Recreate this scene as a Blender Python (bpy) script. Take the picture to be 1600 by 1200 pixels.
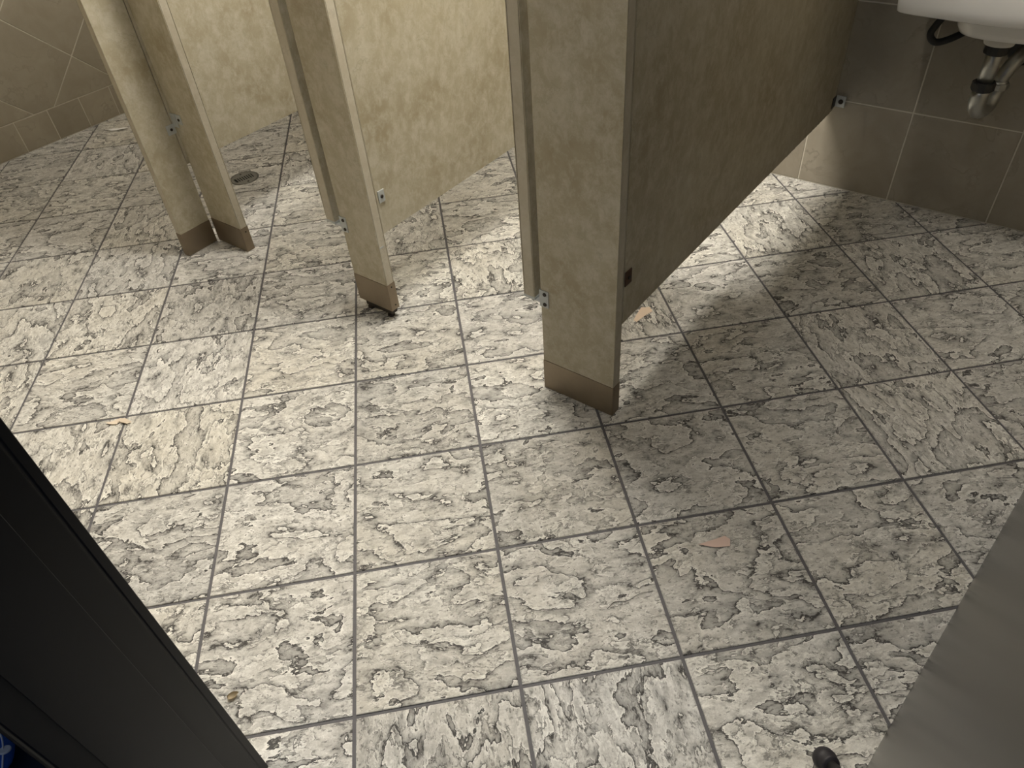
import bpy, bmesh, math, random
from mathutils import Matrix, Vector

# ------------------------------------------------------------------ reset
for o in list(bpy.data.objects):
    bpy.data.objects.remove(o, do_unlink=True)
random.seed(7)
SC = bpy.context.scene
COL = SC.collection

# ------------------------------------------------------------------ camera
# room axes: x along the sink wall (right +), y towards the sink wall, z up (metres)
cam_d = bpy.data.cameras.new('camera')
cam = bpy.data.objects.new('camera', cam_d)
COL.objects.link(cam)
R = ((0.80565621, -0.3622485, 0.46871536), (0.58880482, 0.57653028, -0.56649953), (-0.065015, 0.73238573, 0.67777887))
CP = (0.69181638, -0.2562055, 1.44445778)
cam.matrix_world = Matrix(((R[0][0], R[0][1], R[0][2], CP[0]), (R[1][0], R[1][1], R[1][2], CP[1]),
                           (R[2][0], R[2][1], R[2][2], CP[2]), (0, 0, 0, 1)))
cam_d.sensor_fit = 'HORIZONTAL'
cam_d.sensor_width = 36.0
cam_d.lens = 36.0 * 1143.09 / 1600.0
cam_d.clip_start = 0.02
cam_d.clip_end = 50
SC.camera = cam

# ------------------------------------------------------------------ world, exposure, lamp settings
w = bpy.data.worlds.new('world')
SC.world = w
w.use_nodes = True
w.node_tree.nodes['Background'].inputs[0].default_value = (0.30, 0.38, 0.55, 1)
w.node_tree.nodes['Background'].inputs[1].default_value = 0.22
SC.view_settings.view_transform = 'Standard'
SC.view_settings.look = 'None'
SC.view_settings.gamma = 1.0
SC.view_settings.use_curve_mapping = False
SC.view_settings.exposure = 0.22
# ceiling light panels (the last an added fill): centre x, y, half size x, y, emission, colour
LIGHTS = [(-0.64, 1.30, 0.60, 0.15, 72.0, (1.0, 0.93, 0.81)),
          (-2.55, 1.30, 0.60, 0.15, 13.0, (1.0, 0.91, 0.76)),
          (0.28, 0.16, 0.28, 0.26, 4.7, (0.94, 0.97, 1.0))]  # unseen neutral fill added for near floor, pilaster fronts and sink
ZC = 2.45

# ------------------------------------------------------------------ node helpers
class NT:
    def __init__(self, name):
        self.m = bpy.data.materials.new(name)
        self.m.use_nodes = True
        self.t = self.m.node_tree
        self.b = self.t.nodes['Principled BSDF']
    def n(self, typ, ins=None, **kw):
        nd = self.t.nodes.new(typ)
        for k, v in kw.items():
            setattr(nd, k, v)
        for k, v in (ins or {}).items():
            self.put(nd.inputs[k], v)
        return nd
    def put(self, sock, v):
        if isinstance(v, bpy.types.NodeSocket):
            self.t.links.new(v, sock)
        else:
            if sock.type == 'RGBA' and len(v) == 3:
                v = (*v, 1)
            sock.default_value = v
    def math(self, op, a, b=0.0, c=None, clamp=False):
        nd = self.n('ShaderNodeMath', operation=op)
        nd.use_clamp = clamp
        self.put(nd.inputs[0], a)
        self.put(nd.inputs[1], b)
        if c is not None:
            self.put(nd.inputs[2], c)
        return nd.outputs[0]
    def noise(self, vec, scale, detail=4, rough=.55, dist=0.0, w=None):
        nd = self.n('ShaderNodeTexNoise', {'Vector': vec, 'Scale': scale, 'Detail': detail, 'Roughness': rough, 'Distortion': dist})
        if w is not None:
            nd.noise_dimensions = '4D'
            self.put(nd.inputs['W'], w)
        return nd.outputs['Fac']
    def ramp(self, fac, stops, interp='LINEAR'):
        nd = self.n('ShaderNodeValToRGB', {'Fac': fac})
        cr = nd.color_ramp
        cr.interpolation = interp
        while len(cr.elements) < len(stops):
            cr.elements.new(0.5)
        for e, (p, c) in zip(cr.elements, stops):
            e.position = p
            e.color = (c, c, c, 1) if isinstance(c, (int, float)) else (*c, 1)
        return nd.outputs['Color']
    def mix(self, fac, a, b, mode='MIX'):
        nd = self.n('ShaderNodeMix', data_type='RGBA', blend_type=mode)
        self.put(nd.inputs[0], fac)
        self.put(nd.inputs[6], a)
        self.put(nd.inputs[7], b)
        return nd.outputs[2]
    def mapping(self, vec, scale=(1, 1, 1), rot=(0, 0, 0), loc=(0, 0, 0)):
        return self.n('ShaderNodeMapping', {'Vector': vec, 'Scale': scale, 'Rotation': rot, 'Location': loc}).outputs[0]
    def bump(self, h, strength, dist):
        return self.n('ShaderNodeBump', {'Height': h, 'Strength': strength, 'Distance': dist}).outputs[0]
    def obj(self):
        return self.n('ShaderNodeTexCoord').outputs['Object']
    def rnd(self):
        return self.n('ShaderNodeObjectInfo').outputs['Random']

def simple(name, col, rough=.5, metal=0.0, var=.12, scale=30, bump=0.0):
    t = NT(name)
    v = t.obj()
    n = t.noise(v, scale, 5, .6)
    c2 = tuple(c * (1 - var) for c in col)
    c1 = tuple(min(1, c * (1 + var)) for c in col)
    t.put(t.b.inputs['Base Color'], t.mix(n, c2, c1))
    t.put(t.b.inputs['Roughness'], rough)
    t.put(t.b.inputs['Metallic'], metal)
    if bump:
        t.put(t.b.inputs['Normal'], t.bump(n, bump, .002))
    return t.m

# cleft slate-look floor tile: stepped layers, dark cracks, step shade and highlights painted in
def mat_floor():
    t = NT('slate_floor_tile')
    v = t.obj()
    r = t.rnd()
    w = t.math('MULTIPLY', r, 61.0)
    def W(k):
        return t.math('ADD', w, k)
    # grain stretched along one side of the tile
    vm = t.mapping(v, scale=(1.0, 1.9, 1.0), rot=(0, 0, .35))
    def warped(scale, amp, k):
        nd = t.n('ShaderNodeTexNoise', {'Vector': v, 'Scale': scale, 'Detail': 4, 'Roughness': .6})
        nd.noise_dimensions = '4D'
        t.put(nd.inputs['W'], W(k))
        off = t.n('ShaderNodeVectorMath', {0: nd.outputs['Color'], 1: (.5, .5, .5)}, operation='SUBTRACT').outputs[0]
        off = t.n('ShaderNodeVectorMath', {0: off, 'Scale': amp}, operation='SCALE').outputs[0]
        return t.n('ShaderNodeVectorMath', {0: vm, 1: off}, operation='ADD').outputs[0]
    vw = warped(6.0, .12, 0.0)
    vf = warped(28.0, .03, 2.0)
    # big layer steps: long cracks
    lay = t.math('MULTIPLY', t.noise(vw, 3.8, 8, .56, .2, w), 9.0)
    saw = t.math('FRACT', lay)
    lev = t.math('FLOOR', lay)
    edge_d = t.ramp(saw, [(0, 1), (.06, 1), (.10, .5), (.26, .22), (.5, 0)])  # dark crack, then a shadow fade painted into the colour
    edge_l = t.ramp(saw, [(0, 0), (.86, 0), (.975, 1), (1, 1)])  # painted highlight on the raised side of each step
    mask = t.ramp(t.noise(v, 8.0, 4, .6, 0, W(13.0)), [(.37, 0), (.46, 1)])
    # medium steps
    h2 = t.noise(vw, 10.5, 8, .62, .35, W(5.0))
    saw2 = t.math('FRACT', t.math('MULTIPLY', h2, 6.0))
    e2d = t.ramp(saw2, [(0, 1), (.07, .95), (.12, .35), (.34, 0)])
    e2l = t.ramp(saw2, [(0, 0), (.78, 0), (.96, 1), (1, 1)])
    mask2 = t.ramp(t.noise(v, 17.0, 4, .6, 0, W(29.0)), [(.43, 0), (.53, 1)])
    # small flaked chips
    h3 = t.noise(vf, 42.0, 5, .62, .3, W(17.0))
    saw3 = t.math('FRACT', t.math('MULTIPLY', h3, 4.0))
    e3d = t.ramp(saw3, [(0, 1), (.10, .6), (.30, 0)])
    e3l = t.ramp(saw3, [(0, 0), (.70, 0), (.95, 1)])
    mask3 = t.ramp(t.noise(v, 26.0, 4, .65, 0, W(33.0)), [(.49, 0), (.60, 1)])
    pit = t.ramp(t.noise(vf, 85.0, 4, .62, .3, W(8.0)), [(.565, 0), (.63, 1)])
    mott = t.noise(vf, 30.0, 8, .72, .2, W(3.0))
    grit = t.noise(v, 260.0, 3, .7, 0, w)
    tone = t.noise(v, 3.2, 4, .55, 0, W(41.0))
    base = t.mix(t.ramp(mott, [(.38, 0), (.60, 1)]), (.42, .415, .395), (.70, .695, .665))
    base = t.mix(t.ramp(tone, [(.36, 0), (.66, .42)]), base, (.66, .615, .52))
    base = t.mix(t.ramp(t.math('FRACT', t.math('MULTIPLY', lev, .37)), [(0, 0), (.45, 0), (1, .42)]), base, (.33, .325, .31))
    base = t.mix(t.math('MULTIPLY', t.ramp(grit, [(.35, 1), (.55, 0)]), .22), base, (.22, .215, .20))
    dk = t.math('MULTIPLY', edge_d, mask, clamp=True)
    dk2 = t.math('MULTIPLY', e2d, mask2, clamp=True)
    dk3 = t.math('MULTIPLY', e3d, mask3, clamp=True)
    lt = t.math('MAXIMUM', t.math('MULTIPLY', edge_l, mask), t.math('MAXIMUM', t.math('MULTIPLY', e2l, mask2), t.math('MULTIPLY', t.math('MULTIPLY', e3l, mask3), .8)))
    base = t.mix(t.math('MULTIPLY', lt, .65), base, (.88, .87, .82))  # step highlights go into the base colour
    base = t.mix(t.math('MULTIPLY', dk3, .55), base, (.12, .117, .108))
    base = t.mix(t.math('MULTIPLY', dk2, .80), base, (.085, .083, .078))
    base = t.mix(t.math('MULTIPLY', pit, .60), base, (.10, .097, .09))
    base = t.mix(t.math('MULTIPLY', dk, .95), base, (.045, .043, .042))
    tv = t.math('ADD', t.math('MULTIPLY', r, .20), .90)
    r2 = t.math('FRACT', t.math('MULTIPLY', r, 17.31))
    hsv = t.n('ShaderNodeHueSaturation', {'Color': base, 'Value': tv, 'Saturation': t.math('ADD', t.math('MULTIPLY', r2, .6), .65)}).outputs[0]
    t.put(t.b.inputs['Base Color'], hsv)
    hh = t.math('MULTIPLY', t.math('SUBTRACT', 1.0, dk), .9)
    hh = t.math('ADD', hh, t.math('MULTIPLY', t.math('SUBTRACT', 1.0, dk2), .5))
    hh = t.math('ADD', hh, t.math('MULTIPLY', t.math('SUBTRACT', 1.0, dk3), .3))
    hh = t.math('ADD', hh, t.math('MULTIPLY', mott, .5))
    hh = t.math('SUBTRACT', hh, t.math('MULTIPLY', pit, .3))
    t.put(t.b.inputs['Normal'], t.bump(hh, .6, .004))
    t.put(t.b.inputs['Roughness'], t.math('ADD', t.math('MULTIPLY', mott, .25), .40))
    t.put(t.b.inputs['Specular IOR Level'], .35)
    return t.m

def mat_walltile(name, c0, c1):
    t = NT(name)
    v = t.obj()
    r = t.rnd()
    w = t.math('MULTIPLY', r, 53.0)
    n1 = t.noise(v, 5.5, 6, .6, .8, w)
    n2 = t.noise(t.mapping(v, scale=(1, .6, 1), rot=(0, 0, .6)), 24, 6, .65, .6, w)
    lay = t.math('FRACT', t.math('MULTIPLY', t.noise(v, 6.0, 6, .55, .4, t.math('ADD', w, 9)), 4.0))
    ed = t.math('MULTIPLY', t.ramp(lay, [(0, 1), (.03, .7), (.12, 0)]), t.ramp(n1, [(.47, 0), (.6, 1)]))
    c = t.mix(t.ramp(n1, [(.3, 0), (.7, 1)]), c0, c1)
    c = t.mix(t.math('MULTIPLY', n2, .35), c, tuple(x * .72 for x in c0))
    c = t.mix(t.math('MULTIPLY', ed, .35), c, tuple(x * .4 for x in c0))
    tv = t.math('ADD', t.math('MULTIPLY', r, .16), .92)
    c = t.n('ShaderNodeHueSaturation', {'Color': c, 'Value': tv}).outputs[0]
    t.put(t.b.inputs['Base Color'], c)
    t.put(t.b.inputs['Roughness'], .42)
    t.put(t.b.inputs['Normal'], t.bump(t.math('SUBTRACT', n2, ed), .25, .003))
    return t.m

def mat_laminate(name, c0, c1, c2):
    t = NT(name)
    v = t.obj()
    w = t.math('MULTIPLY', t.rnd(), 37.0)
    n1 = t.noise(v, 5.0, 8, .66, .25, w)
    n2 = t.noise(t.mapping(v, rot=(.4, .5, .3), scale=(1, 1, .8)), 30, 9, .74, .3, w)
    n3 = t.noise(v, 220, 3, .6, 0, w)
    c = t.mix(t.ramp(n1, [(.36, 0), (.64, 1)]), c0, c1)
    c = t.mix(t.ramp(n2, [(.44, 0), (.70, .8)]), c, c2)
    lay = t.math('FRACT', t.math('MULTIPLY', t.noise(v, 14, 8, .66, .4, t.math('ADD', w, 7)), 5.0))
    vein = t.ramp(lay, [(0, 1), (.05, .6), (.16, 0)])
    c = t.mix(t.math('MULTIPLY', vein, t.ramp(n1, [(.46, 0), (.58, .34)])), c, tuple(x * .55 for x in c0))
    c = t.mix(t.math('MULTIPLY', n3, .14), c, tuple(x * .6 for x in c0))
    t.put(t.b.inputs['Base Color'], c)
    t.put(t.b.inputs['Roughness'], .46)
    t.put(t.b.inputs['Specular IOR Level'], .35)
    t.put(t.b.inputs['Normal'], t.bump(n2, .08, .002))
    return t.m

def mat_brushed(name, col, rough, sx=(1, 1, 60), dirt=.3):
    t = NT(name)
    v = t.obj()
    n1 = t.noise(t.mapping(v, scale=sx), 14, 4, .6)
    n2 = t.noise(v, 9, 5, .6, .4)
    c = t.mix(n1, tuple(x * .82 for x in col), col)
    c = t.mix(t.math('MULTIPLY', t.ramp(n2, [(.4, 0), (.7, 1)]), dirt), c, tuple(x * .5 for x in col))
    t.put(t.b.inputs['Base Color'], c)
    t.put(t.b.inputs['Metallic'], 1.0)
    t.put(t.b.inputs['Roughness'], t.math('ADD', t.math('MULTIPLY', n1, .10), rough))
    return t.m

M = {}
M['floor'] = mat_floor()
M['grout'] = simple('dark_floor_grout', (.105, .102, .110), .7, 0, .3, 45, .3)
M['wgrout'] = simple('pale_wall_grout', (.56, .53, .46), .85, 0, .15, 60, .2)
M['wtile'] = mat_walltile('wall_tile_brown_grey', (.25, .22, .175), (.345, .315, .26))
M['wtile_left'] = mat_walltile('wall_tile_olive_grey', (.30, .265, .205), (.40, .365, .295))
M['lam'] = mat_laminate('stone_pattern_laminate', (.345, .30, .205), (.465, .43, .33), (.59, .57, .49))
M['lam_edge'] = mat_laminate('laminate_edge_band', (.44, .40, .31), (.52, .48, .39), (.58, .55, .47))
M['core'] = simple('dark_board_core', (.055, .04, .028), .8)
M['shoe'] = mat_brushed('brown_steel_shoe', (.34, .28, .21), .45, (60, 1, 1), .35)
M['zinc'] = simple('zinc_bracket', (.46, .49, .50), .36, .25, .12, 60)
M['screw'] = simple('dark_screw', (.045, .038, .032), .5, .7)
M['rust'] = simple('rusty_bracket', (.085, .045, .028), .7, .3, .4)
M['chrome_dk'] = mat_brushed('dull_chrome_pipe', (.58, .59, .57), .32, (1, 1, 8), .4)
M['black_nut'] = simple('black_slip_nut', (.02, .02, .02), .45)
M['hose'] = simple('black_braided_hose', (.018, .018, .018), .55, 0, .4, 400, .3)
M['porc'] = simple('white_porcelain', (.88, .88, .87), .12, 0, .02)
M['flange_w'] = simple('off_white_plastic', (.62, .61, .57), .4)
M['black'] = simple('black_door_paint', (.007, .007, .008), .42, 0, .2)
M['steel'] = simple('satin_dark_grey_door', (.014, .012, .010), .24, 0, .12, 5)
M['steel'].node_tree.nodes['Principled BSDF'].inputs['Specular IOR Level'].default_value = .30
M['rubber'] = simple('black_rubber', (.022, .02, .025), .55, 0, .2)
M['paint'] = simple('cream_wall_paint', (.36, .32, .25), .7)
M['ceil'] = simple('ceiling_board', (.62, .60, .54), .8)
M['drain'] = simple('drain_metal', (.19, .19, .175), .45, .2, .25)
M['slot_shade'] = simple('drain_shade_black', (.01, .01, .01), .9)  # black that paints the shade below the drain slots
M['paper_w'] = simple('white_paper', (.92, .92, .91), .8)
M['paper_p'] = simple('pink_beige_paper', (.66, .50, .43), .8, 0, .06)
M['paper_o'] = simple('peach_paper', (.80, .66, .53), .8, 0, .05)
M['paper_c'] = simple('cream_paper', (.66, .57, .46), .8, 0, .08)
M['shell'] = simple('dry_husk', (.55, .47, .33), .6)
M['hair'] = simple('dark_hair', (.02, .018, .016), .5)
M['navy'] = simple('navy_hall_floor', (.010, .016, .032), .7)
M['blue'] = simple('blue_cloth', (.03, .15, .62), .75, 0, .25, 300, .3)
M['cord'] = simple('white_cord', (.85, .85, .86), .6)
def mat_emit(name, col, s):
    t = NT(name)
    t.put(t.b.inputs['Base Color'], (.8, .8, .8))
    t.put(t.b.inputs['Emission Color'], col)
    t.put(t.b.inputs['Emission Strength'], s)
    return t.m

# ------------------------------------------------------------------ mesh helpers
def link(name, me, mat, parent=None, mw=None):
    o = bpy.data.objects.new(name, me)
    COL.objects.link(o)
    if mat is not None and len(me.materials) == 0:
        me.materials.append(mat)
    if parent is not None:
        o.parent = parent
    if mw is not None:
        o.matrix_local = mw
    return o

def from_bm(name, bm, mat, parent=None, smooth=False, mw=None):
    bmesh.ops.recalc_face_normals(bm, faces=bm.faces)
    me = bpy.data.meshes.new(name)
    bm.to_mesh(me)
    bm.free()
    if smooth:
        for p in me.polygons:
            p.use_smooth = True
    return link(name, me, mat, parent, mw)

def add_box(bm, x0, x1, y0, y1, z0, z1, bev=0.0, seg=1):
    vs = [bm.verts.new((x, y, z)) for z in (z0, z1) for y in (y0, y1) for x in (x0, x1)]
    F = [(0, 2, 3, 1), (4, 5, 7, 6), (0, 1, 5, 4), (2, 6, 7, 3), (0, 4, 6, 2), (1, 3, 7, 5)]
    fs = [bm.faces.new([vs[i] for i in f]) for f in F]
    if bev:
        es = list({e for f in fs for e in f.edges})
        bmesh.ops.bevel(bm, geom=es, offset=bev, segments=seg, affect='EDGES', profile=.5)
    return vs

def box(name, x0, x1, y0, y1, z0, z1, mat, parent=None, bev=0.0, seg=1):
    bm = bmesh.new()
    add_box(bm, x0, x1, y0, y1, z0, z1, bev, seg)
    return from_bm(name, bm, mat, parent)

def add_cyl(bm, p, axis, r, h, n=16, bev=0.0, r2=None):
    """solid of revolution from p along axis"""
    a = Vector(axis).normalized()
    q = Vector((0, 0, 1)).rotation_difference(a)
    r2 = r if r2 is None else r2
    prof = [(r, 0), (r2, h)] if not bev else [(r - bev, 0), (r, bev), (r2, h - bev), (r2 - bev, h)]
    rings = []
    for rr, z in prof:
        rings.append([bm.verts.new(Vector(p) + q @ Vector((rr * math.cos(2 * math.pi * i / n), rr * math.sin(2 * math.pi * i / n), z))) for i in range(n)])
    for A, B in zip(rings, rings[1:]):
        for i in range(n):
            bm.faces.new((A[i], A[(i + 1) % n], B[(i + 1) % n], B[i]))
    bm.faces.new(rings[0][::-1])
    bm.faces.new(rings[-1])

def cyl(name, p, axis, r, h, mat, parent=None, n=16, bev=0.0, r2=None, smooth=False):
    bm = bmesh.new()
    add_cyl(bm, p, axis, r, h, n, bev, r2)
    return from_bm(name, bm, mat, parent, smooth)

def add_tube(bm, pts, rad, n=12, cap=True):
    """swept tube through pts; rad number or list"""
    pts = [Vector(p) for p in pts]
    if not isinstance(rad, (list, tuple)):
        rad = [rad] * len(pts)
    rings = []
    up = None
    for i, p in enumerate(pts):
        d = (pts[min(i + 1, len(pts) - 1)] - pts[max(i - 1, 0)]).normalized()
        if up is None:
            up = Vector((0, 0, 1)) if abs(d.z) < .9 else Vector((1, 0, 0))
        s = d.cross(up).normalized()
        up = s.cross(d).normalized()
        rings.append([bm.verts.new(p + rad[i] * (math.cos(2 * math.pi * k / n) * s + math.sin(2 * math.pi * k / n) * up)) for k in range(n)])
    for A, B in zip(rings, rings[1:]):
        for k in range(n):
            bm.faces.new((A[k], A[(k + 1) % n], B[(k + 1) % n], B[k]))
    if cap:
        bm.faces.new(rings[0][::-1])
        bm.faces.new(rings[-1])

def tube(name, pts, rad, mat, parent=None, n=12):
    bm = bmesh.new()
    add_tube(bm, pts, rad, n)
    return from_bm(name, bm, mat, parent, True)

def bez(P, n=16):
    """Catmull-Rom through points"""
    P = [Vector(p) for p in P]
    out = []
    Q = [P[0] * 2 - P[1]] + P + [P[-1] * 2 - P[-2]]
    for i in range(1, len(Q) - 2):
        for k in range(n):
            t = k / n
            a, b, c, d = Q[i - 1], Q[i], Q[i + 1], Q[i + 2]
            out.append(.5 * ((2 * b) + (c - a) * t + (2 * a - 5 * b + 4 * c - d) * t * t + (3 * b - a - 3 * c + d) * t ** 3))
    out.append(P[-1])
    return out

def thing(name, label, cat, loc=(0, 0, 0), group=None):
    o = bpy.data.objects.new(name, None)
    o.empty_display_size = .05
    COL.objects.link(o)
    o.location = loc
    o['label'] = label
    o['category'] = cat
    if group:
        o['group'] = group
    return o

def tag(o, label, cat, group=None):
    o['label'] = label
    o['category'] = cat
    if group:
        o['group'] = group
    return o

def struct(o):
    o['kind'] = 'structure'
    return o

# polygons
def clip(poly, rect):
    x0, x1, y0, y1 = rect
    for ax, lim, sg in ((0, x0, 1), (0, x1, -1), (1, y0, 1), (1, y1, -1)):
        out = []
        for i in range(len(poly)):
            a, b = poly[i], poly[(i + 1) % len(poly)]
            da, db = sg * (a[ax] - lim), sg * (b[ax] - lim)
            if da >= 0:
                out.append(a)
            if (da >= 0) != (db >= 0):
                t = da / (da - db)
                out.append((a[0] + t * (b[0] - a[0]), a[1] + t * (b[1] - a[1])))
        poly = out
        if not poly:
            return []
    res = []
    for p in poly:
        if not res or math.dist(p, res[-1]) > 1e-5:
            res.append(p)
    if len(res) > 1 and math.dist(res[0], res[-1]) < 1e-5:
        res.pop()
    return res

def area(p):
    return abs(sum(p[i][0] * p[(i + 1) % len(p)][1] - p[(i + 1) % len(p)][0] * p[i][1] for i in range(len(p)))) / 2

def tile_mesh(poly, thick, cham, name='tile'):
    cx = sum(p[0] for p in poly) / len(poly)
    cy = sum(p[1] for p in poly) / len(poly)
    dmin = 1e9
    for i in range(len(poly)):
        a, b = poly[i], poly[(i + 1) % len(poly)]
        L = math.dist(a, b)
        dmin = min(dmin, abs((b[0] - a[0]) * (a[1] - cy) - (a[0] - cx) * (b[1] - a[1])) / L)
    k = 1 - min(.5, cham / max(dmin, 1e-4))
    n = len(poly)
    vs = [(x, y, -thick) for x, y in poly] + [(x, y, -cham * .7) for x, y in poly] + [(cx + (x - cx) * k, cy + (y - cy) * k, 0) for x, y in poly]
    fs = [tuple(range(2 * n, 3 * n))]
    for j in (0, n):
        for i in range(n):
            fs.append((j + i, j + (i + 1) % n, j + n + (i + 1) % n, j + n + i))
    me = bpy.data.meshes.new(name)
    me.from_pydata(vs, [], fs)
    bm = bmesh.new()
    bm.from_mesh(me)
    bmesh.ops.recalc_face_normals(bm, faces=bm.faces)
    bm.to_mesh(me)
    bm.free()
    return me

# ------------------------------------------------------------------ room
XL, XR, YF, YB = -3.305, 1.06, -0.158, 2.522
S = 0.335
q = 1 / math.sqrt(2)

floor = struct(box('floor', XL - .1, XR + .1, YF - .22, YB + .1, -.12, -.003, M['grout']))
GAP = .0075
half = (S - GAP) / 2
DR = (-2.103, 1.402)                       # floor drain centre
sq = [(-half, -half), (half, -half), (half, half), (-half, half)]
full_me = tile_mesh(sq, .012, .0016)
full_me.materials.append(M['floor'])
for c in range(-16, 12):
    for r in range(-12, 14):
        X, Y = (c + .5) * S, (r + .5) * S
        cu, cv = (X - Y) * q, (X + Y) * q
        if not (XL - .3 < cu < XR + .3 and YF - .45 < cv < YB + .3):
            continue
        poly = [(cu + (x - y) * q, cv + (x + y) * q) for x, y in sq]
        cp = clip(poly, (XL, XR, YF - .2, YB))
        if len(cp) < 3 or area(cp) < 4e-4:
            continue
        k = random.choice((0, 0, 0, 1, 2, 2, 3))
        ang = math.pi / 4 + k * math.pi / 2
        mw = Matrix.Translation((cu, cv, random.uniform(-.0006, .0002))) @ Matrix.Rotation(ang, 4, 'Z') @ Matrix.Rotation(random.uniform(-.002, .002), 4, 'X')
        if math.hypot(cu - DR[0], cv - DR[1]) < .12:
            # tile with a round opening for the drain
            bm = bmesh.new()
            n = 48
            ca, sa = math.cos(-ang), math.sin(-ang)
            dx, dy = DR[0] - cu, DR[1] - cv
            hx, hy = ca * dx - sa * dy, sa * dx + ca * dy
            rings = []
            for rad, z in ((.064, -.012), (.064, -.001), (.0655, 0)):
                rings.append([bm.verts.new((hx + rad * math.cos(2 * math.pi * i / n), hy + rad * math.sin(2 * math.pi * i / n), z)) for i in range(n)])
            outer = []
            for i in range(n):
                a = 2 * math.pi * i / n + math.pi / 4
                dxx, dyy = math.cos(2 * math.pi * i / n), math.sin(2 * math.pi * i / n)
                t = 1e9
                hh = half - .0012
                if dxx > 1e-9: t = min(t, (hh - hx) / dxx)
                if dxx < -1e-9: t = min(t, (-hh - hx) / dxx)
                if dyy > 1e-9: t = min(t, (hh - hy) / dyy)
                if dyy < -1e-9: t = min(t, (-hh - hy) / dyy)
                px, py = hx + t * dxx, hy + t * dyy
                # snap the nearest samples to the corners
                outer.append([px, py])
            for sx in (-hh, hh):
                for sy in (-hh, hh):
                    j = min(range(n), key=lambda i: math.dist(outer[i], (sx, sy)))
                    outer[j] = [sx, sy]
            rings.append([bm.verts.new((x, y, 0)) for x, y in outer])
            rings.append([bm.verts.new((x * half / hh, y * half / hh, -.0012)) for x, y in outer])
            rings.append([bm.verts.new((x * half / hh, y * half / hh, -.012)) for x, y in outer])
            for A, B in zip(rings, rings[1:]):
                for i in range(n):
                    bm.faces.new((A[i], A[(i + 1) % n], B[(i + 1) % n], B[i]))
            o = from_bm('tile', bm, M['floor'], floor)
            o.matrix_local = mw
            continue
        if abs(area(cp) - area(poly)) < 1e-6:
            link('tile', full_me, None, floor, mw)
        else:
            ca, sa = math.cos(-ang), math.sin(-ang)
            lp = [(ca * (x - cu) - sa * (y - cv), sa * (x - cu) + ca * (y - cv)) for x, y in cp]
            me = tile_mesh(lp, .012, .0014)
            me.materials.append(M['floor'])
            link('tile', me, None, floor, mw)

# back wall with the sink: square tiles
wall_back = struct(box('wall_back', XL - .1, XR + .1, YB + .0015, YB + .12, -.003, ZC + .05, M['wgrout']))
WB = Matrix(((1, 0, 0, 0), (0, 0, -1, 0), (0, 1, 0, 0), (0, 0, 0, 1)))
g = .0045
wb_me = tile_mesh([(-S / 2 + g / 2, -.1625), (S / 2 - g / 2, -.1625), (S / 2 - g / 2, .1625), (-S / 2 + g / 2, .1625)], .008, .0012)
wb_me.materials.append(M['wtile'])
H = .3295
u0 = .2865
for i in range(-12, 4):
    for j in range(8):
        cx, cz = u0 + (i + .5) * S, (j + .5) * H
        poly = [(cx - S / 2 + g / 2, cz - H / 2 + g / 2), (cx + S / 2 - g / 2, cz - H / 2 + g / 2), (cx + S / 2 - g / 2, cz + H / 2 - g / 2), (cx - S / 2 + g / 2, cz + H / 2 - g / 2)]
        cp = clip(poly, (XL, XR, .002, ZC))
        if len(cp) < 3 or area(cp) < 4e-4:
            continue
        mw = Matrix.Translation((cx, YB + random.uniform(-.0005, .0003), cz)) @ WB
        if abs(area(cp) - area(poly)) < 1e-6:
            link('tile', wb_me, None, wall_back, mw)
        else:
            me = tile_mesh([(x - cx, y - cz) for x, y in cp], .008, .0012)
            me.materials.append(M['wtile'])
            link('tile', me, None, wall_back, mw)

# left wall: a row of small base tiles, diagonal tiles above
wall_left = struct(box('wall_left', XL - .12, XL - .0015, YF - .2, YB + .1, -.003, ZC + .05, M['wgrout']))
WL = Matrix(((0, 0, 1, 0), (1, 0, 0, 0), (0, 1, 0, 0), (0, 0, 0, 1)))
bt = .167
for i in range(-7, 9):
    y0, y1 = 1.036 + i * bt, 1.036 + (i + 1) * bt
    cp = clip([(y0 + g / 2, .003), (y1 - g / 2, .003), (y1 - g / 2, .149 - g / 2), (y0 + g / 2, .149 - g / 2)], (YF, YB, 0, 1))
    if len(cp) < 3 or area(cp) < 4e-4:
        continue
    cy, cz = (y0 + y1) / 2, .075
    me = tile_mesh([(x - cy, z - cz) for x, z in cp], .008, .0012)
    me.materials.append(M['wtile_left'])
    link('tile', me, None, wall_left, Matrix.Translation((XL, cy, cz)) @ WL)
hs = (S - g) / 2 * math.sqrt(2)
cy0, cz0 = (1.762 + 1.094) / 2, (1.762 - 1.094) / 2       # a joint crossing
dd = S / math.sqrt(2)
for a in range(-16, 16):
    for b in range(-16, 16):
        cy = cy0 + (a - b) * dd
        cz = cz0 + (a + b + 1) * dd
        poly = [(cy, cz - hs), (cy + hs, cz), (cy, cz + hs), (cy - hs, cz)]
        cp = clip(poly, (YF, YB, .149 + g / 2, ZC))
        if len(cp) < 3 or area(cp) < 4e-4:
            continue
        me = tile_mesh([(x - cy, z - cz) for x, z in cp], .008, .0012)
        me.materials.append(M['wtile_left'])
        link('tile', me, None, wall_left, Matrix.Translation((XL + random.uniform(-.0003, .0005), cy, cz)) @ WL)

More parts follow.
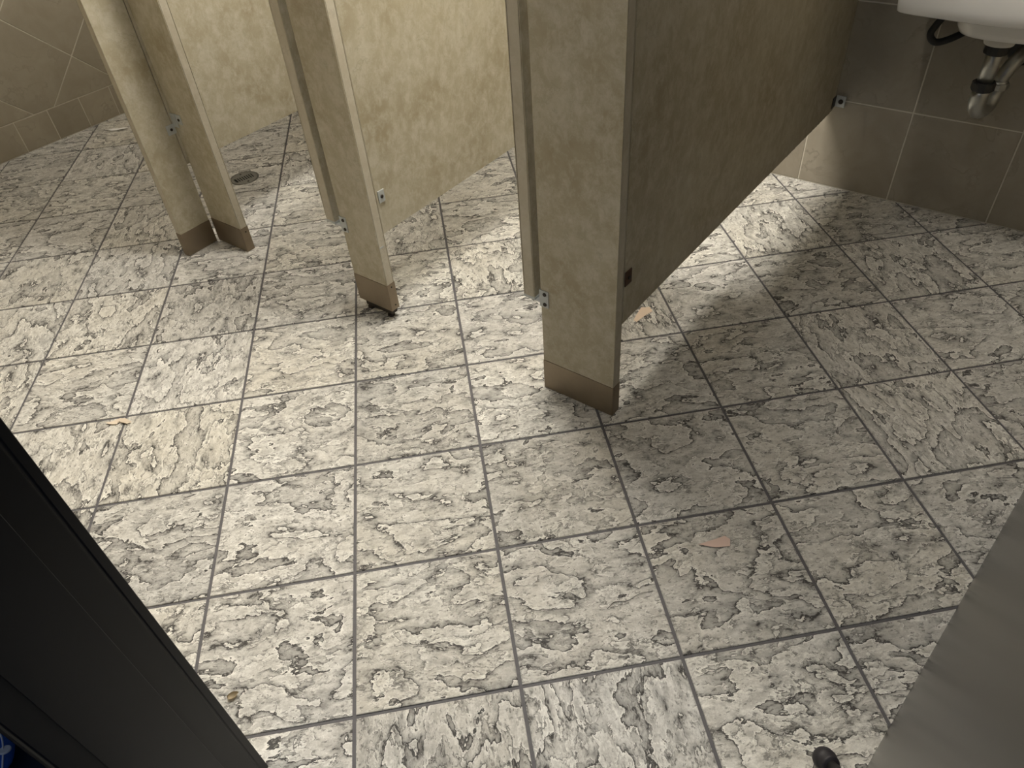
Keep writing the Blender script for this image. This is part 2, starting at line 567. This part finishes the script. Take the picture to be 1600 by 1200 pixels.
# other walls and ceiling (outside the picture)
struct(box('wall_right', XR, XR + .1, YF - .2, YB + .1, -.003, ZC + .05, M['paint']))
JX = -.069                                  # left jamb face of the doorway
DW = .855
bm = bmesh.new()
add_box(bm, XL, JX - .004, -.357, -.162, -.003, ZC + .05)
add_box(bm, JX + DW + .004, XR, -.357, -.162, -.003, ZC + .05)
add_box(bm, JX - .004, JX + DW + .004, -.357, -.162, 2.10, ZC + .05)
struct(from_bm('wall_front', bm, M['paint']))
struct(box('ceiling', XL - .1, XR + .1, YF - .2, YB + .1, ZC, ZC + .1, M['ceil']))
# hall outside the doorway
struct(box('floor_hall', -2.2, 2.2, -2.6, YF - .221, -.12, -.004, M['navy']))

# black door frame around the doorway: double rabbet profile
frame = struct(thing('trim_1', 'black painted metal door frame with stepped profile at the left foreground', 'door frame', (JX, -.26, 0)))
del frame['category']
def jamb(name, sx, x):
    prof = [(-.045, 0), (0, 0), (0, -.011), (-.0015, -.0125), (-.0015, -.0145), (0, -.016), (0, -.056), (.016, -.056), (.016, -.159), (0, -.159), (0, -.195), (-.001, -.196), (-.001, -.198), (0, -.199), (0, -.203), (-.045, -.203)]
    bm = bmesh.new()
    r0 = [bm.verts.new((x + sx * a, b + .1, 0.0)) for a, b in prof]
    r1 = [bm.verts.new((x + sx * a, b + .1, 2.1)) for a, b in prof]
    n = len(prof)
    for i in range(n):
        bm.faces.new((r0[i], r0[(i + 1) % n], r1[(i + 1) % n], r1[i]))
    bm.faces.new(r0)
    bm.faces.new(r1)
    bmesh.ops.recalc_face_normals(bm, faces=bm.faces)
    es = [e for e in bm.edges if abs(e.verts[0].co.z - e.verts[1].co.z) > 1]
    bmesh.ops.bevel(bm, geom=es, offset=.0006, segments=1, affect='EDGES')
    return from_bm(name, bm, M['black'], frame)
jamb('jamb', 1, 0)
jamb('jamb', -1, DW)
box('head', 0, DW, -.103, .1, 2.06, 2.10, M['black'], frame, .001)

# ------------------------------------------------------------------ ceiling lights (above the frame), the last an added fill
for i, (lx, ly, hx, hy, em, lc) in enumerate(LIGHTS):
    t = thing('ceiling_light', ['long flat ceiling light panel above the open stall doors', 'long flat ceiling light panel beside the diagonal tiled wall', 'small square fill light panel added at the ceiling near the doorway'][i], 'light', (lx, ly, ZC))
    box('diffuser', -hx, hx, -hy, hy, -.012, -.006, mat_emit('lit_diffuser_%d' % i, lc, em), t)
    bm = bmesh.new()
    for a in (-1, 1):
        add_box(bm, a * hx - .02 if a < 0 else hx, -hx if a < 0 else hx + .02, -hy - .02, hy + .02, -.018, -.001)
        add_box(bm, -hx, hx, a * hy - .02 if a < 0 else hy, -hy if a < 0 else hy + .02, -.018, -.001)
    from_bm('frame', bm, M['flange_w'], t)

# ------------------------------------------------------------------ stall pilasters
TOP = 1.78
def board(t, x0, x1, y0, y1, z0, z1, faces='y'):
    """laminate board: dark core, two face sheets, edge bands (thin dark lines stay at the corners)"""
    e = .0012
    box('core', x0 + e, x1 - e, y0 + e, y1 - e, z0 + e, z1 - e, M['core'], t)
    if faces == 'y':
        box('face_sheet', x0, x1, y0, y0 + e + .0008, z0, z1, M['lam'], t)
        box('face_sheet', x0, x1, y1 - e - .0008, y1, z0, z1, M['lam'], t)
        box('edge_band', x1 - e - .0004, x1, y0 + .0034, y1 - .0034, z0, z1, M['lam_edge'], t)
        box('edge_band', x0, x0 + e + .0004, y0 + .0034, y1 - .0034, z0, z1, M['lam_edge'], t)
        box('edge_band', x0 + .002, x1 - .002, y0 + .0034, y1 - .0034, z0, z0 + e, M['lam_edge'], t)
    else:
        box('face_sheet', x0, x0 + e + .0008, y0, y1, z0, z1, M['lam'], t)
        box('face_sheet', x1 - e - .0008, x1, y0, y1, z0, z1, M['lam'], t)
        box('edge_band', x0 + .0034, x1 - .0034, y0, y0 + e + .0004, z0, z1, M['lam_edge'], t)
        box('edge_band', x0 + .0034, x1 - .0034, y1 - e - .0004, y1, z0, z1, M['lam_edge'], t)
        box('edge_band', x0 + .0034, x1 - .0034, y0 + .002, y1 - .002, z0, z0 + e, M['lam_edge'], t)

def shoe(t, x0, x1, y0, y1, z0, z1, holes=()):
    """open sleeve of bent steel around the foot of a pilaster"""
    k = .0016
    bm = bmesh.new()
    o = [(x0 - k, y0 - k), (x1 + k, y0 - k), (x1 + k, y1 + k), (x0 - k, y1 + k)]
    n = [(x0 + .0002, y0 + .0002), (x1 - .0002, y0 + .0002), (x1 - .0002, y1 - .0002), (x0 + .0002, y1 - .0002)]
    R4 = [[bm.verts.new((*p, z)) for p in P] for P, z in ((n, z0), (o, z0), (o, z1), (n, z1))]
    for A, B in zip(R4, R4[1:] + R4[:1]):
        for i in range(4):
            bm.faces.new((A[i], A[(i + 1) % 4], B[(i + 1) % 4], B[i]))
    bmesh.ops.recalc_face_normals(bm, faces=bm.faces)
    es = [e for e in bm.edges if abs(e.verts[0].co.z - e.verts[1].co.z) > .02]
    bmesh.ops.bevel(bm, geom=es, offset=.001, segments=2, affect='EDGES')
    s = from_bm('shoe', bm, M['shoe'], t)
    for p, ax in holes:
        cyl('screw', p, ax, .0028, .0012, M['screw'], s, 10)
    return s

def pilaster(label, x0, x1, y0, y1, zs0, zs1, faces, holes=()):
    t = thing('pilaster', label, 'stall post', ((x0 + x1) / 2, (y0 + y1) / 2, 0), 'stall pilasters')
    cx, cy = (x0 + x1) / 2, (y0 + y1) / 2
    board(t, x0 - cx, x1 - cx, y0 - cy, y1 - cy, zs0 + .004, TOP, faces)
    shoe(t, x0 - cx, x1 - cx, y0 - cy, y1 - cy, zs0, zs1, holes)
    return t

pA = pilaster('narrow beige pilaster at far left, turned sideways towards the camera', -1.796, -1.7665, .875, 1.0, .001, .092, 'x')
pB = pilaster('beige pilaster standing in the corner behind the sideways one at far left', -1.7645, -1.590, 1.012, 1.043, .001, .096, 'y', [((.0921, 0, .08), (1, 0, 0))])
pC = pilaster('middle beige pilaster whose raised shoe shows the levelling bolts', -.9625, -.8165, .994, 1.026, .036, .134, 'y', [((.0746, 0, .122), (1, 0, 0)), ((.0746, .002, .052), (1, 0, 0))])
pD = pilaster('widest beige pilaster at centre right, front one nearest the camera', -.219, .0025, .994, 1.026, .001, .103, 'y')
# levelling gear under the raised shoe
box('base_bar', -.052, .066, -.0135, .0135, .016, .034, M['screw'], pC, .002)
for x in (-.045, .046):
    b = cyl('levelling_bolt', (x, 0, 0), (0, 0, 1), .012, .006, M['screw'], pC, 14, .001)
    cyl('threaded_rod', (x, 0, .005), (0, 0, 1), .005, .02, M['screw'], b, 10)
    cyl('nut', (x, 0, .013), (0, 0, 1), .0105, .009, M['screw'], b, 6)
# steel tab on the edge of the middle pilaster
box('tab', .0728, .0742, -.011, .004, .268, .272, M['zinc'], pC)

def scr(parent, p, ax, r=.0055):
    b = cyl('screw', p, ax, r, .003, M['screw'], parent, 12, .0008)
    return b

# hinge brackets on the pilasters holding the open doors
def hinge(t, x_left, z, h=.052, wd=.024):
    x0 = x_left
    br = box('hinge_bracket', x0 - .0015, x0 + wd, -.0185, -.0162, z - h / 2, z + h / 2, M['zinc'], t, .0006)
    box('bracket_return', x0 - .0035, x0 - .0012, -.0185, .012, z - h / 2, z + h / 2, M['zinc'], br)
    for dz in (-h * .30, h * .30):
        scr(br, (x0 + wd * .55, -.0183, z + dz), (0, -1, 0))
    return br
hinge(pD, -.1108, .316)
hinge(pC, -.073, .316)

# angle bracket tying the two far-left pilasters together
br = box('angle_bracket', -.076, -.034, -.0185, -.0157, .468, .502, M['zinc'], pB, .0008)
scr(br, (-.046, -.0183, .485), (0, -1, 0), .005)
a2 = box('angle_arm', -.0890, -.0868, -.052, -.020, .432, .466, M['zinc'], br, .0006)
scr(a2, (-.0868, -.036, .449), (1, 0, 0), .005)
box('angle_web', -.0885, -.060, -.021, -.0185, .455, .502, M['zinc'], br)

# ------------------------------------------------------------------ stall doors, both standing open into the stalls
def door(label, x0, x1, y0, L, z0, gap):
    t = thing('stall_door', label, 'stall door', ((x0 + x1) / 2, y0, z0), 'open stall doors')
    hw = (x1 - x0) / 2
    board(t, -hw, hw, 0, L, 0, TOP - z0 - .02, 'x')
    box('bottom_cap', -hw - .001, hw + .001, -.001, .05, -.003, .0045, M['zinc'], t, .0006)
    lug = box('pivot_lug', 0, gap + hw, .002, .026, -.008, -.0034, M['zinc'], t, .001)
    cyl('pivot_pin', (.004, .014, -.017), (0, 0, 1), .0045, .013, M['screw'], lug, 12, .001)
    return t
door('open stall door hinged on the middle pilaster, seen edge on', -1.036, -.998, .997, .60, .305, .031)
door('open stall door hinged on the widest pilaster, seen edge on', -.276, -.2415, .997, .575, .302, .019)

# ------------------------------------------------------------------ partition panels between the stalls
def panel(label, x1, y0, z0, y1=2.50, th=.026, rot=0.0):
    t = thing('partition_panel', label, 'partition', (x1, y0, z0), 'stall partition panels')
    t.rotation_euler = (0, 0, rot)
    board(t, -th, 0, 0, (y1 - y0), 0, TOP - z0 - .02, 'x')
    return t
qB = panel('bright beige partition panel behind the two far left pilasters', -1.7665, 1.003, .317)
qC = panel('bright beige partition panel in the middle, behind the raised pilaster', -.8175, 1.0275, .306)
qD = panel('shaded brown partition panel reaching the tiled wall beside the sink', .003, 1.0275, .298, 2.505, .026, -.0145)
# bracket on the middle panel
b = box('bracket', .0002, .003, .006, .031, .098, .136, M['zinc'], qC, .0008)
scr(b, (.003, .0185, .117), (1, 0, 0), .0055)
# rusty bracket on the shaded panel
b = box('rusty_bracket', .0002, .0035, .0, .030, .112, .152, M['rust'], qD, .0008)
scr(b, (.0035, .016, .132), (1, 0, 0), .0055)
# wall bracket at the far end of the shaded panel
L = 2.505 - 1.0275
b = box('wall_bracket', .0002, .003, L - .028, L + .004, .012, .052, M['screw'], qD, .0008)
pl = box('wall_plate', .003, .036, L + .004, L + .0085, .012, .052, M['zinc'], b, .0008)
cyl('screw', (.021, L + .004, .033), (0, -1, 0), .0085, .004, M['screw'], pl, 14, .001)
# chipped laminate along the lower edge near the wall
bm = bmesh.new()
for i in range(26):
    y = L - .42 + .40 * i / 26 + random.uniform(-.006, .006)
    s = random.uniform(.002, .006)
    v = [bm.verts.new(p) for p in ((-.001, y - s, .0005), (.0012, y + s, .0005), (-.002, y + s * .3, -s * .9), (-.006, y, .0005))]
    for f in ((0, 1, 2), (1, 3, 2), (3, 0, 2), (0, 3, 1)):
        bm.faces.new([v[k] for k in f])
o = from_bm('chipped_edge', bm, M['core'], qD)
o['kind'] = 'stuff'

# ------------------------------------------------------------------ wall hung sink
SX = .485
sink = thing('wall_sink', 'white porcelain wall hung sink with exposed drain trap', 'sink', (SX, YB, 0))
n = 128
def ring(hw, yf, yb, bow, z, ex=5.0):
    """rounded D outline: half width hw, front y (local), back y, front bow"""
    out = []
    cyy, hy = (yf + yb) / 2, (yb - yf) / 2
    for i in range(n):
        a = 2 * math.pi * i / n
        c, s = math.cos(a), math.sin(a)
        x = hw * math.copysign(abs(c) ** (2 / ex), c)
        y = cyy + hy * math.copysign(abs(s) ** (2 / ex), s)
        if s < 0:
            y -= bow * (1 - (x / hw) ** 2) * (-s)
        out.append((x, y, z))
    return out
def loft(rings, name, mat, parent, cap0=True, cap1=True):
    bm = bmesh.new()
    R_ = [[bm.verts.new(p) for p in r] for r in rings]
    for A, B in zip(R_, R_[1:]):
        for i in range(n):
            bm.faces.new((A[i], A[(i + 1) % n], B[(i + 1) % n], B[i]))
    if cap0: bm.faces.new(R_[0][::-1])
    if cap1: bm.faces.new(R_[-1])
    return from_bm(name, bm, mat, parent, True)
BZ = .75
loft([ring(.10, -.285, -.09, .0, .676, 3), ring(.118, -.305, -.07, .0, .682, 3), ring(.126, -.315, -.06, .0, .70, 3.2), ring(.132, -.322, -.05, .0, .752, 3.5),
      ring(.262, -.389, -.004, .028, BZ, 30), ring(.266, -.393, -.0015, .029, BZ + .004, 30), ring(.269, -.396, -.001, .030, BZ + .03, 30), ring(.277, -.407, -.001, .032, .86, 30), ring(.275, -.405, -.001, .032, .868, 30),
      ring(.250, -.395, -.012, .03, .872, 12), ring(.205, -.355, -.11, .02, .868, 5), ring(.19, -.34, -.12, .02, .85, 4.5), ring(.14, -.30, -.15, .01, .77, 3.5), ring(.06, -.24, -.20, 0, .742, 2.5)],
     'basin', M['porc'], sink)
TX, TY = -.004, -.222      # tailpiece
loft([[(TX + .042 * k * math.cos(2 * math.pi * i / n), TY + .042 * k * math.sin(2 * math.pi * i / n), z) for i in range(n)] for k, z in ((.6, .648), (.92, .652), (1, .662), (1, .684))], 'drain_flange', M['flange_w'], sink)
cyl('slip_nut', (TX, TY, .625), (0, 0, 1), .033, .026, M['black_nut'], sink, 14, .003)
tube('tail_pipe', [(TX, TY, .650), (TX, TY, .60), (TX, TY, .53)], .0215, M['chrome_dk'], sink, 20)
cyl('slip_nut', (TX, TY, .520), (0, 0, 1), .032, .026, M['black_nut'], sink, 10, .003)
BX, BY = .024, -.122       # second leg of the trap
dirv = Vector((BX - TX, BY - TY, 0))
mid = Vector((TX, TY, 0)) + dirv / 2
rad = dirv.length / 2
pts = [(TX, TY, .525), (TX, TY, .505)]
for k in range(13):
    a = math.pi * k / 12
    p = mid - dirv.normalized() * rad * math.cos(a)
    pts.append((p.x, p.y, .495 - rad * .95 * math.sin(a)))
pts += [(BX, BY, .505), (BX, BY, .522)]
tube('trap_bend', pts, .0245, M['chrome_dk'], sink, 20)
cyl('slip_nut', (BX, BY, .496), (0, 0, 1), .031, .020, M['chrome_dk'], sink, 10, .003)
pts = [(BX, BY, .50), (BX + .004, BY, .53)]
for k in range(1, 9):
    a = math.pi / 2 * k / 8
    pts.append((BX + .004 + .022 * k / 8, BY + .045 * (1 - math.cos(a)), .53 + .045 * math.sin(a)))
pts += [(BX + .028, -.03, .577), (BX + .028, -.004, .577)]
tube('trap_arm', pts, .0205, M['chrome_dk'], sink, 20)
cyl('wall_flange', (BX + .028, -.002, .577), (0, -1, 0), .045, .012, M['black_nut'], sink, 24, .004)
tube('supply_hose', bez([(-.130, -.06, .745), (-.165, -.075, .70), (-.198, -.09, .64), (-.205, -.095, .612), (-.185, -.09, .592), (-.145, -.075, .605), (-.09, -.04, .64), (-.06, -.004, .66)], 8), .0105, M['hose'], sink, 12)

# ------------------------------------------------------------------ floor drain
dr = thing('floor_drain', 'round grey metal floor drain cover with slots, set in the stall floor', 'drain', (DR[0], DR[1], 0))
bm = bmesh.new()
n2 = 48
rr = [[bm.verts.new((r_ * math.cos(2 * math.pi * i / n2), r_ * math.sin(2 * math.pi * i / n2), z)) for i in range(n2)] for r_, z in ((.0575, -.0028), (.0588, -.0026), (.0600, -.0004), (.0628, -.0004), (.0628, -.0028))]
for A, B in zip(rr, rr[1:]):
    for i in range(n2):
        bm.faces.new((A[i], A[(i + 1) % n2], B[(i + 1) % n2], B[i]))
from_bm('rim', bm, M['drain'], dr)
cyl('shade_disc', (0, 0, -.0031), (0, 0, 1), .0625, .0004, M['slot_shade'], dr, 32)  # flat black disc painted as the shaded depth under the grate
# slotted plate: bars across the middle with solid sides
bm = bmesh.new()
def strip(bm, xa, xb, ya, yb):
    add_box(bm, xa, xb, ya, yb, -.0027, -.0010)
Rp = .0568
def seg(xa, xb, f):
    return f(xa, xb)
ang0 = math.radians(-105)
xs = [-.040 + i * .0105 for i in range(9)]
N = 40
# solid rings (upper and lower caps) as polygons, then bars between the slots
def cap_poly(sign):
    yl = .020 * sign
    a0 = math.asin(.020 / Rp)
    pts = [(Rp * math.cos(a0 + (math.pi - 2 * a0) * i / N), sign * Rp * math.sin(a0 + (math.pi - 2 * a0) * i / N)) for i in range(N + 1)]
    return pts
def prism(bm, pts, z0, z1):
    a = [bm.verts.new((x, y, z0)) for x, y in pts]
    b_ = [bm.verts.new((x, y, z1)) for x, y in pts]
    m = len(pts)
    for i in range(m):
        bm.faces.new((a[i], a[(i + 1) % m], b_[(i + 1) % m], b_[i]))
    bm.faces.new(a[::-1]); bm.faces.new(b_)
prism(bm, cap_poly(1), -.0027, -.0010)
prism(bm, cap_poly(-1), -.0027, -.0010)
for x in xs[:-1]:
    strip(bm, x + .0058, x + .0105, -.0205, .0205)
for sg in (-1, 1):
    pts = [(sg * .0395, -.0205)] + [(sg * Rp * math.cos(a), Rp * math.sin(a)) for a in [math.asin(.0205 / Rp) * (i / 6 - 1) for i in range(13)]] + [(sg * .0395, .0205)]
    prism(bm, pts if sg > 0 else pts[::-1], -.0027, -.0010)
bmesh.ops.rotate(bm, verts=bm.verts, cent=(0, 0, 0), matrix=Matrix.Rotation(ang0, 3, 'Z'))
from_bm('grate', bm, M['drain'], dr)
for a in (1, -1):
    p = Matrix.Rotation(ang0, 3, 'Z') @ Vector((0, a * .043, -.0012))
    cyl('screw', p, (0, 0, 1), .0045, .0012, M['screw'], dr, 10)

# ------------------------------------------------------------------ grey door leaf in the right foreground
P0 = Vector((.7637, -.10, 0))
ux = Vector((.132, 1.0, 0)).normalized()
leaf = struct(thing('door_1', 'smooth dark grey door leaf with satin sheen along the right foreground', 'door', (P0.x, P0.y, 0)))
del leaf['category']
leaf.rotation_euler = (0, 0, math.atan2(ux.y, ux.x))
box('door_slab', 0, 1.45, -.042, -.0016, .006, 2.03, M['steel'], leaf, .001)
box('face_sheet', .004, 1.446, -.0016, 0, .004, 2.02, M['steel'], leaf)
# kick-down holder: black rubber foot on a short arm
st = thing('door_stop', 'black rubber foot of a kick-down door holder resting on the floor', 'door stop', (.772, .432, 0))
tip = Vector((0, 0, 0))
ax = Vector((.036, -.036, .052)).normalized()
bm = bmesh.new()
prof = [(.0, 0.0), (.013, .0), (.0185, .003), (.0205, .009), (.0205, .020), (.0185, .024), (.0165, .026), (.0165, .036), (.014, .039)]
qd = Vector((0, 0, 1)).rotation_difference(ax)
base = Vector((-.006, .006, .0125))
rings = []
for r_, h_ in prof[1:]:
    rings.append([bm.verts.new(base + qd @ Vector((r_ * math.cos(2 * math.pi * i / 28), r_ * math.sin(2 * math.pi * i / 28), h_))) for i in range(28)])
for A, B in zip(rings, rings[1:]):
    for i in range(28):
        bm.faces.new((A[i], A[(i + 1) % 28], B[(i + 1) % 28], B[i]))
bm.faces.new(rings[0][::-1]); bm.faces.new(rings[-1])
from_bm('rubber_foot', bm, M['rubber'], st, True)
tube('arm', [base + ax * .036, base + ax * .09], .009, M['black_nut'], st, 14)
hp = base + ax * .09
tube('pivot_arm', [hp - Vector((.002, 0, 0)), hp + Vector((.012, -.004, .004)), Vector((.0545, -.06, hp.z + .01))], .008, M['black_nut'], st, 12)

# ------------------------------------------------------------------ litter on the floor
def scrap(name, label, cat, loc, pts, mat, z=.0015, curl=.002):
    bm = bmesh.new()
    k = len(pts)
    c = Vector((sum(p[0] for p in pts) / k, sum(p[1] for p in pts) / k))
    top = [bm.verts.new((x, y, z + curl * random.uniform(.2, 1) + .0004)) for x, y in pts]
    bot = [bm.verts.new((v.co.x, v.co.y, v.co.z - .0004)) for v in top]
    ct = bm.verts.new((c.x, c.y, z + .0003)); cb = bm.verts.new((c.x, c.y, z - .0002))
    for i in range(k):
        j = (i + 1) % k
        bm.faces.new((ct, top[i], top[j])); bm.faces.new((cb, bot[j], bot[i])); bm.faces.new((top[i], bot[i], bot[j], top[j]))
    o = from_bm(name, bm, mat)
    o.location = loc
    return tag(o, label, cat)
scrap('paper_scrap', 'small torn white paper scrap near the left tiled wall', 'paper', (-3.131, 1.417, 0),
      [(-.035, -.030), (-.012, -.032), (.004, -.012), (.018, .006), (.040, .034), (.030, .036), (.012, .022), (-.008, .010), (-.028, -.008)], M['paper_w'], .0015, .006)
scrap('paper_scrap', 'pinkish triangular paper scrap on a tile in the right foreground', 'paper', (.413, .763, 0),
      [(-.032, -.024), (.004, -.010), (.030, .012), (.022, .030), (.008, .031), (-.010, .006)], M['paper_p'], .0008, .002)
scrap('paper_scrap', 'cream torn paper shred lying on a grout crossing at left', 'paper', (-1.178, .215, 0),
      [(-.030, -.030), (-.014, -.026), (.004, -.014), (.0, -.004), (.030, .004), (.036, .016), (.010, .014), (-.010, .006), (-.018, -.014)], M['paper_c'], .0015, .006)
scrap('paper_scrap', 'pale peach paper scrap under the shaded partition panel', 'paper', (-.148, 1.435, 0),
      [(-.018, .030), (-.012, -.016), (-.006, -.042), (.006, -.044), (.012, -.004), (.022, .030), (.004, .046)], M['paper_o'], .0012, .001)
# curled dry husk
bm = bmesh.new()
m_, k_ = 9, 7
G = []
for i in range(m_):
    s = i / (m_ - 1)
    wv = .0062 * math.sin(math.pi * (.12 + .88 * s)) + .001
    G.append([bm.verts.new((-.012 + .024 * s, wv * math.cos(math.pi * (1.0 + j / (k_ - 1))), .0065 + wv * math.sin(math.pi * (1.0 + j / (k_ - 1))) + .002 * s)) for j in range(k_)])
for i in range(m_ - 1):
    for j in range(k_ - 1):
        bm.faces.new((G[i][j], G[i + 1][j], G[i + 1][j + 1], G[i][j + 1]))
bmesh.ops.solidify(bm, geom=bm.faces[:], thickness=.0006)
o = from_bm('dry_husk', bm, M['shell'], None, True)
o.location = (-.236, -.112, 0)
o.rotation_euler = (0, 0, math.radians(62))
tag(o, 'small curled dry husk on the tile beside the black door frame', 'debris')
o = tube('hair_strand', bez([(.353, .575, .0012), (.332, .553, .0018), (.318, .523, .0014), (.297, .505, .0018), (.292, .482, .0012)], 8), .00055, M['hair'], None, 5)
tag(o, 'single dark hair strand beside the grout line in the foreground', 'hair')

# ------------------------------------------------------------------ blue bag in the dark hall (bottom-left corner)
bag = thing('blue_bag', 'blue cloth bag with white cord and disc in the dark corner beyond the door frame', 'bag', (-.532, -.466, 0))
bm = bmesh.new()
bmesh.ops.create_uvsphere(bm, u_segments=28, v_segments=18, radius=1)
for v in bm.verts:
    x, y, z = v.co
    f = 1 + .05 * math.sin(5 * math.atan2(y, x)) * (1 - abs(z))
    v.co = Vector((.060 * x * f, .050 * y * f, .03 + .032 * z))
from_bm('bag_body', bm, M['blue'], bag, True)
cyl('cord_disc', (.047, .028, .052), (-.18, .35, .92), .0105, .0045, M['cord'], bag, 20, .001)
tube('cord', bez([(.0, .040, .058), (.022, .036, .056), (.044, .027, .055), (.056, .016, .047), (.066, .004, .036), (.076, -.012, .022), (.084, -.03, .005)], 8), .0016, M['cord'], bag, 8)
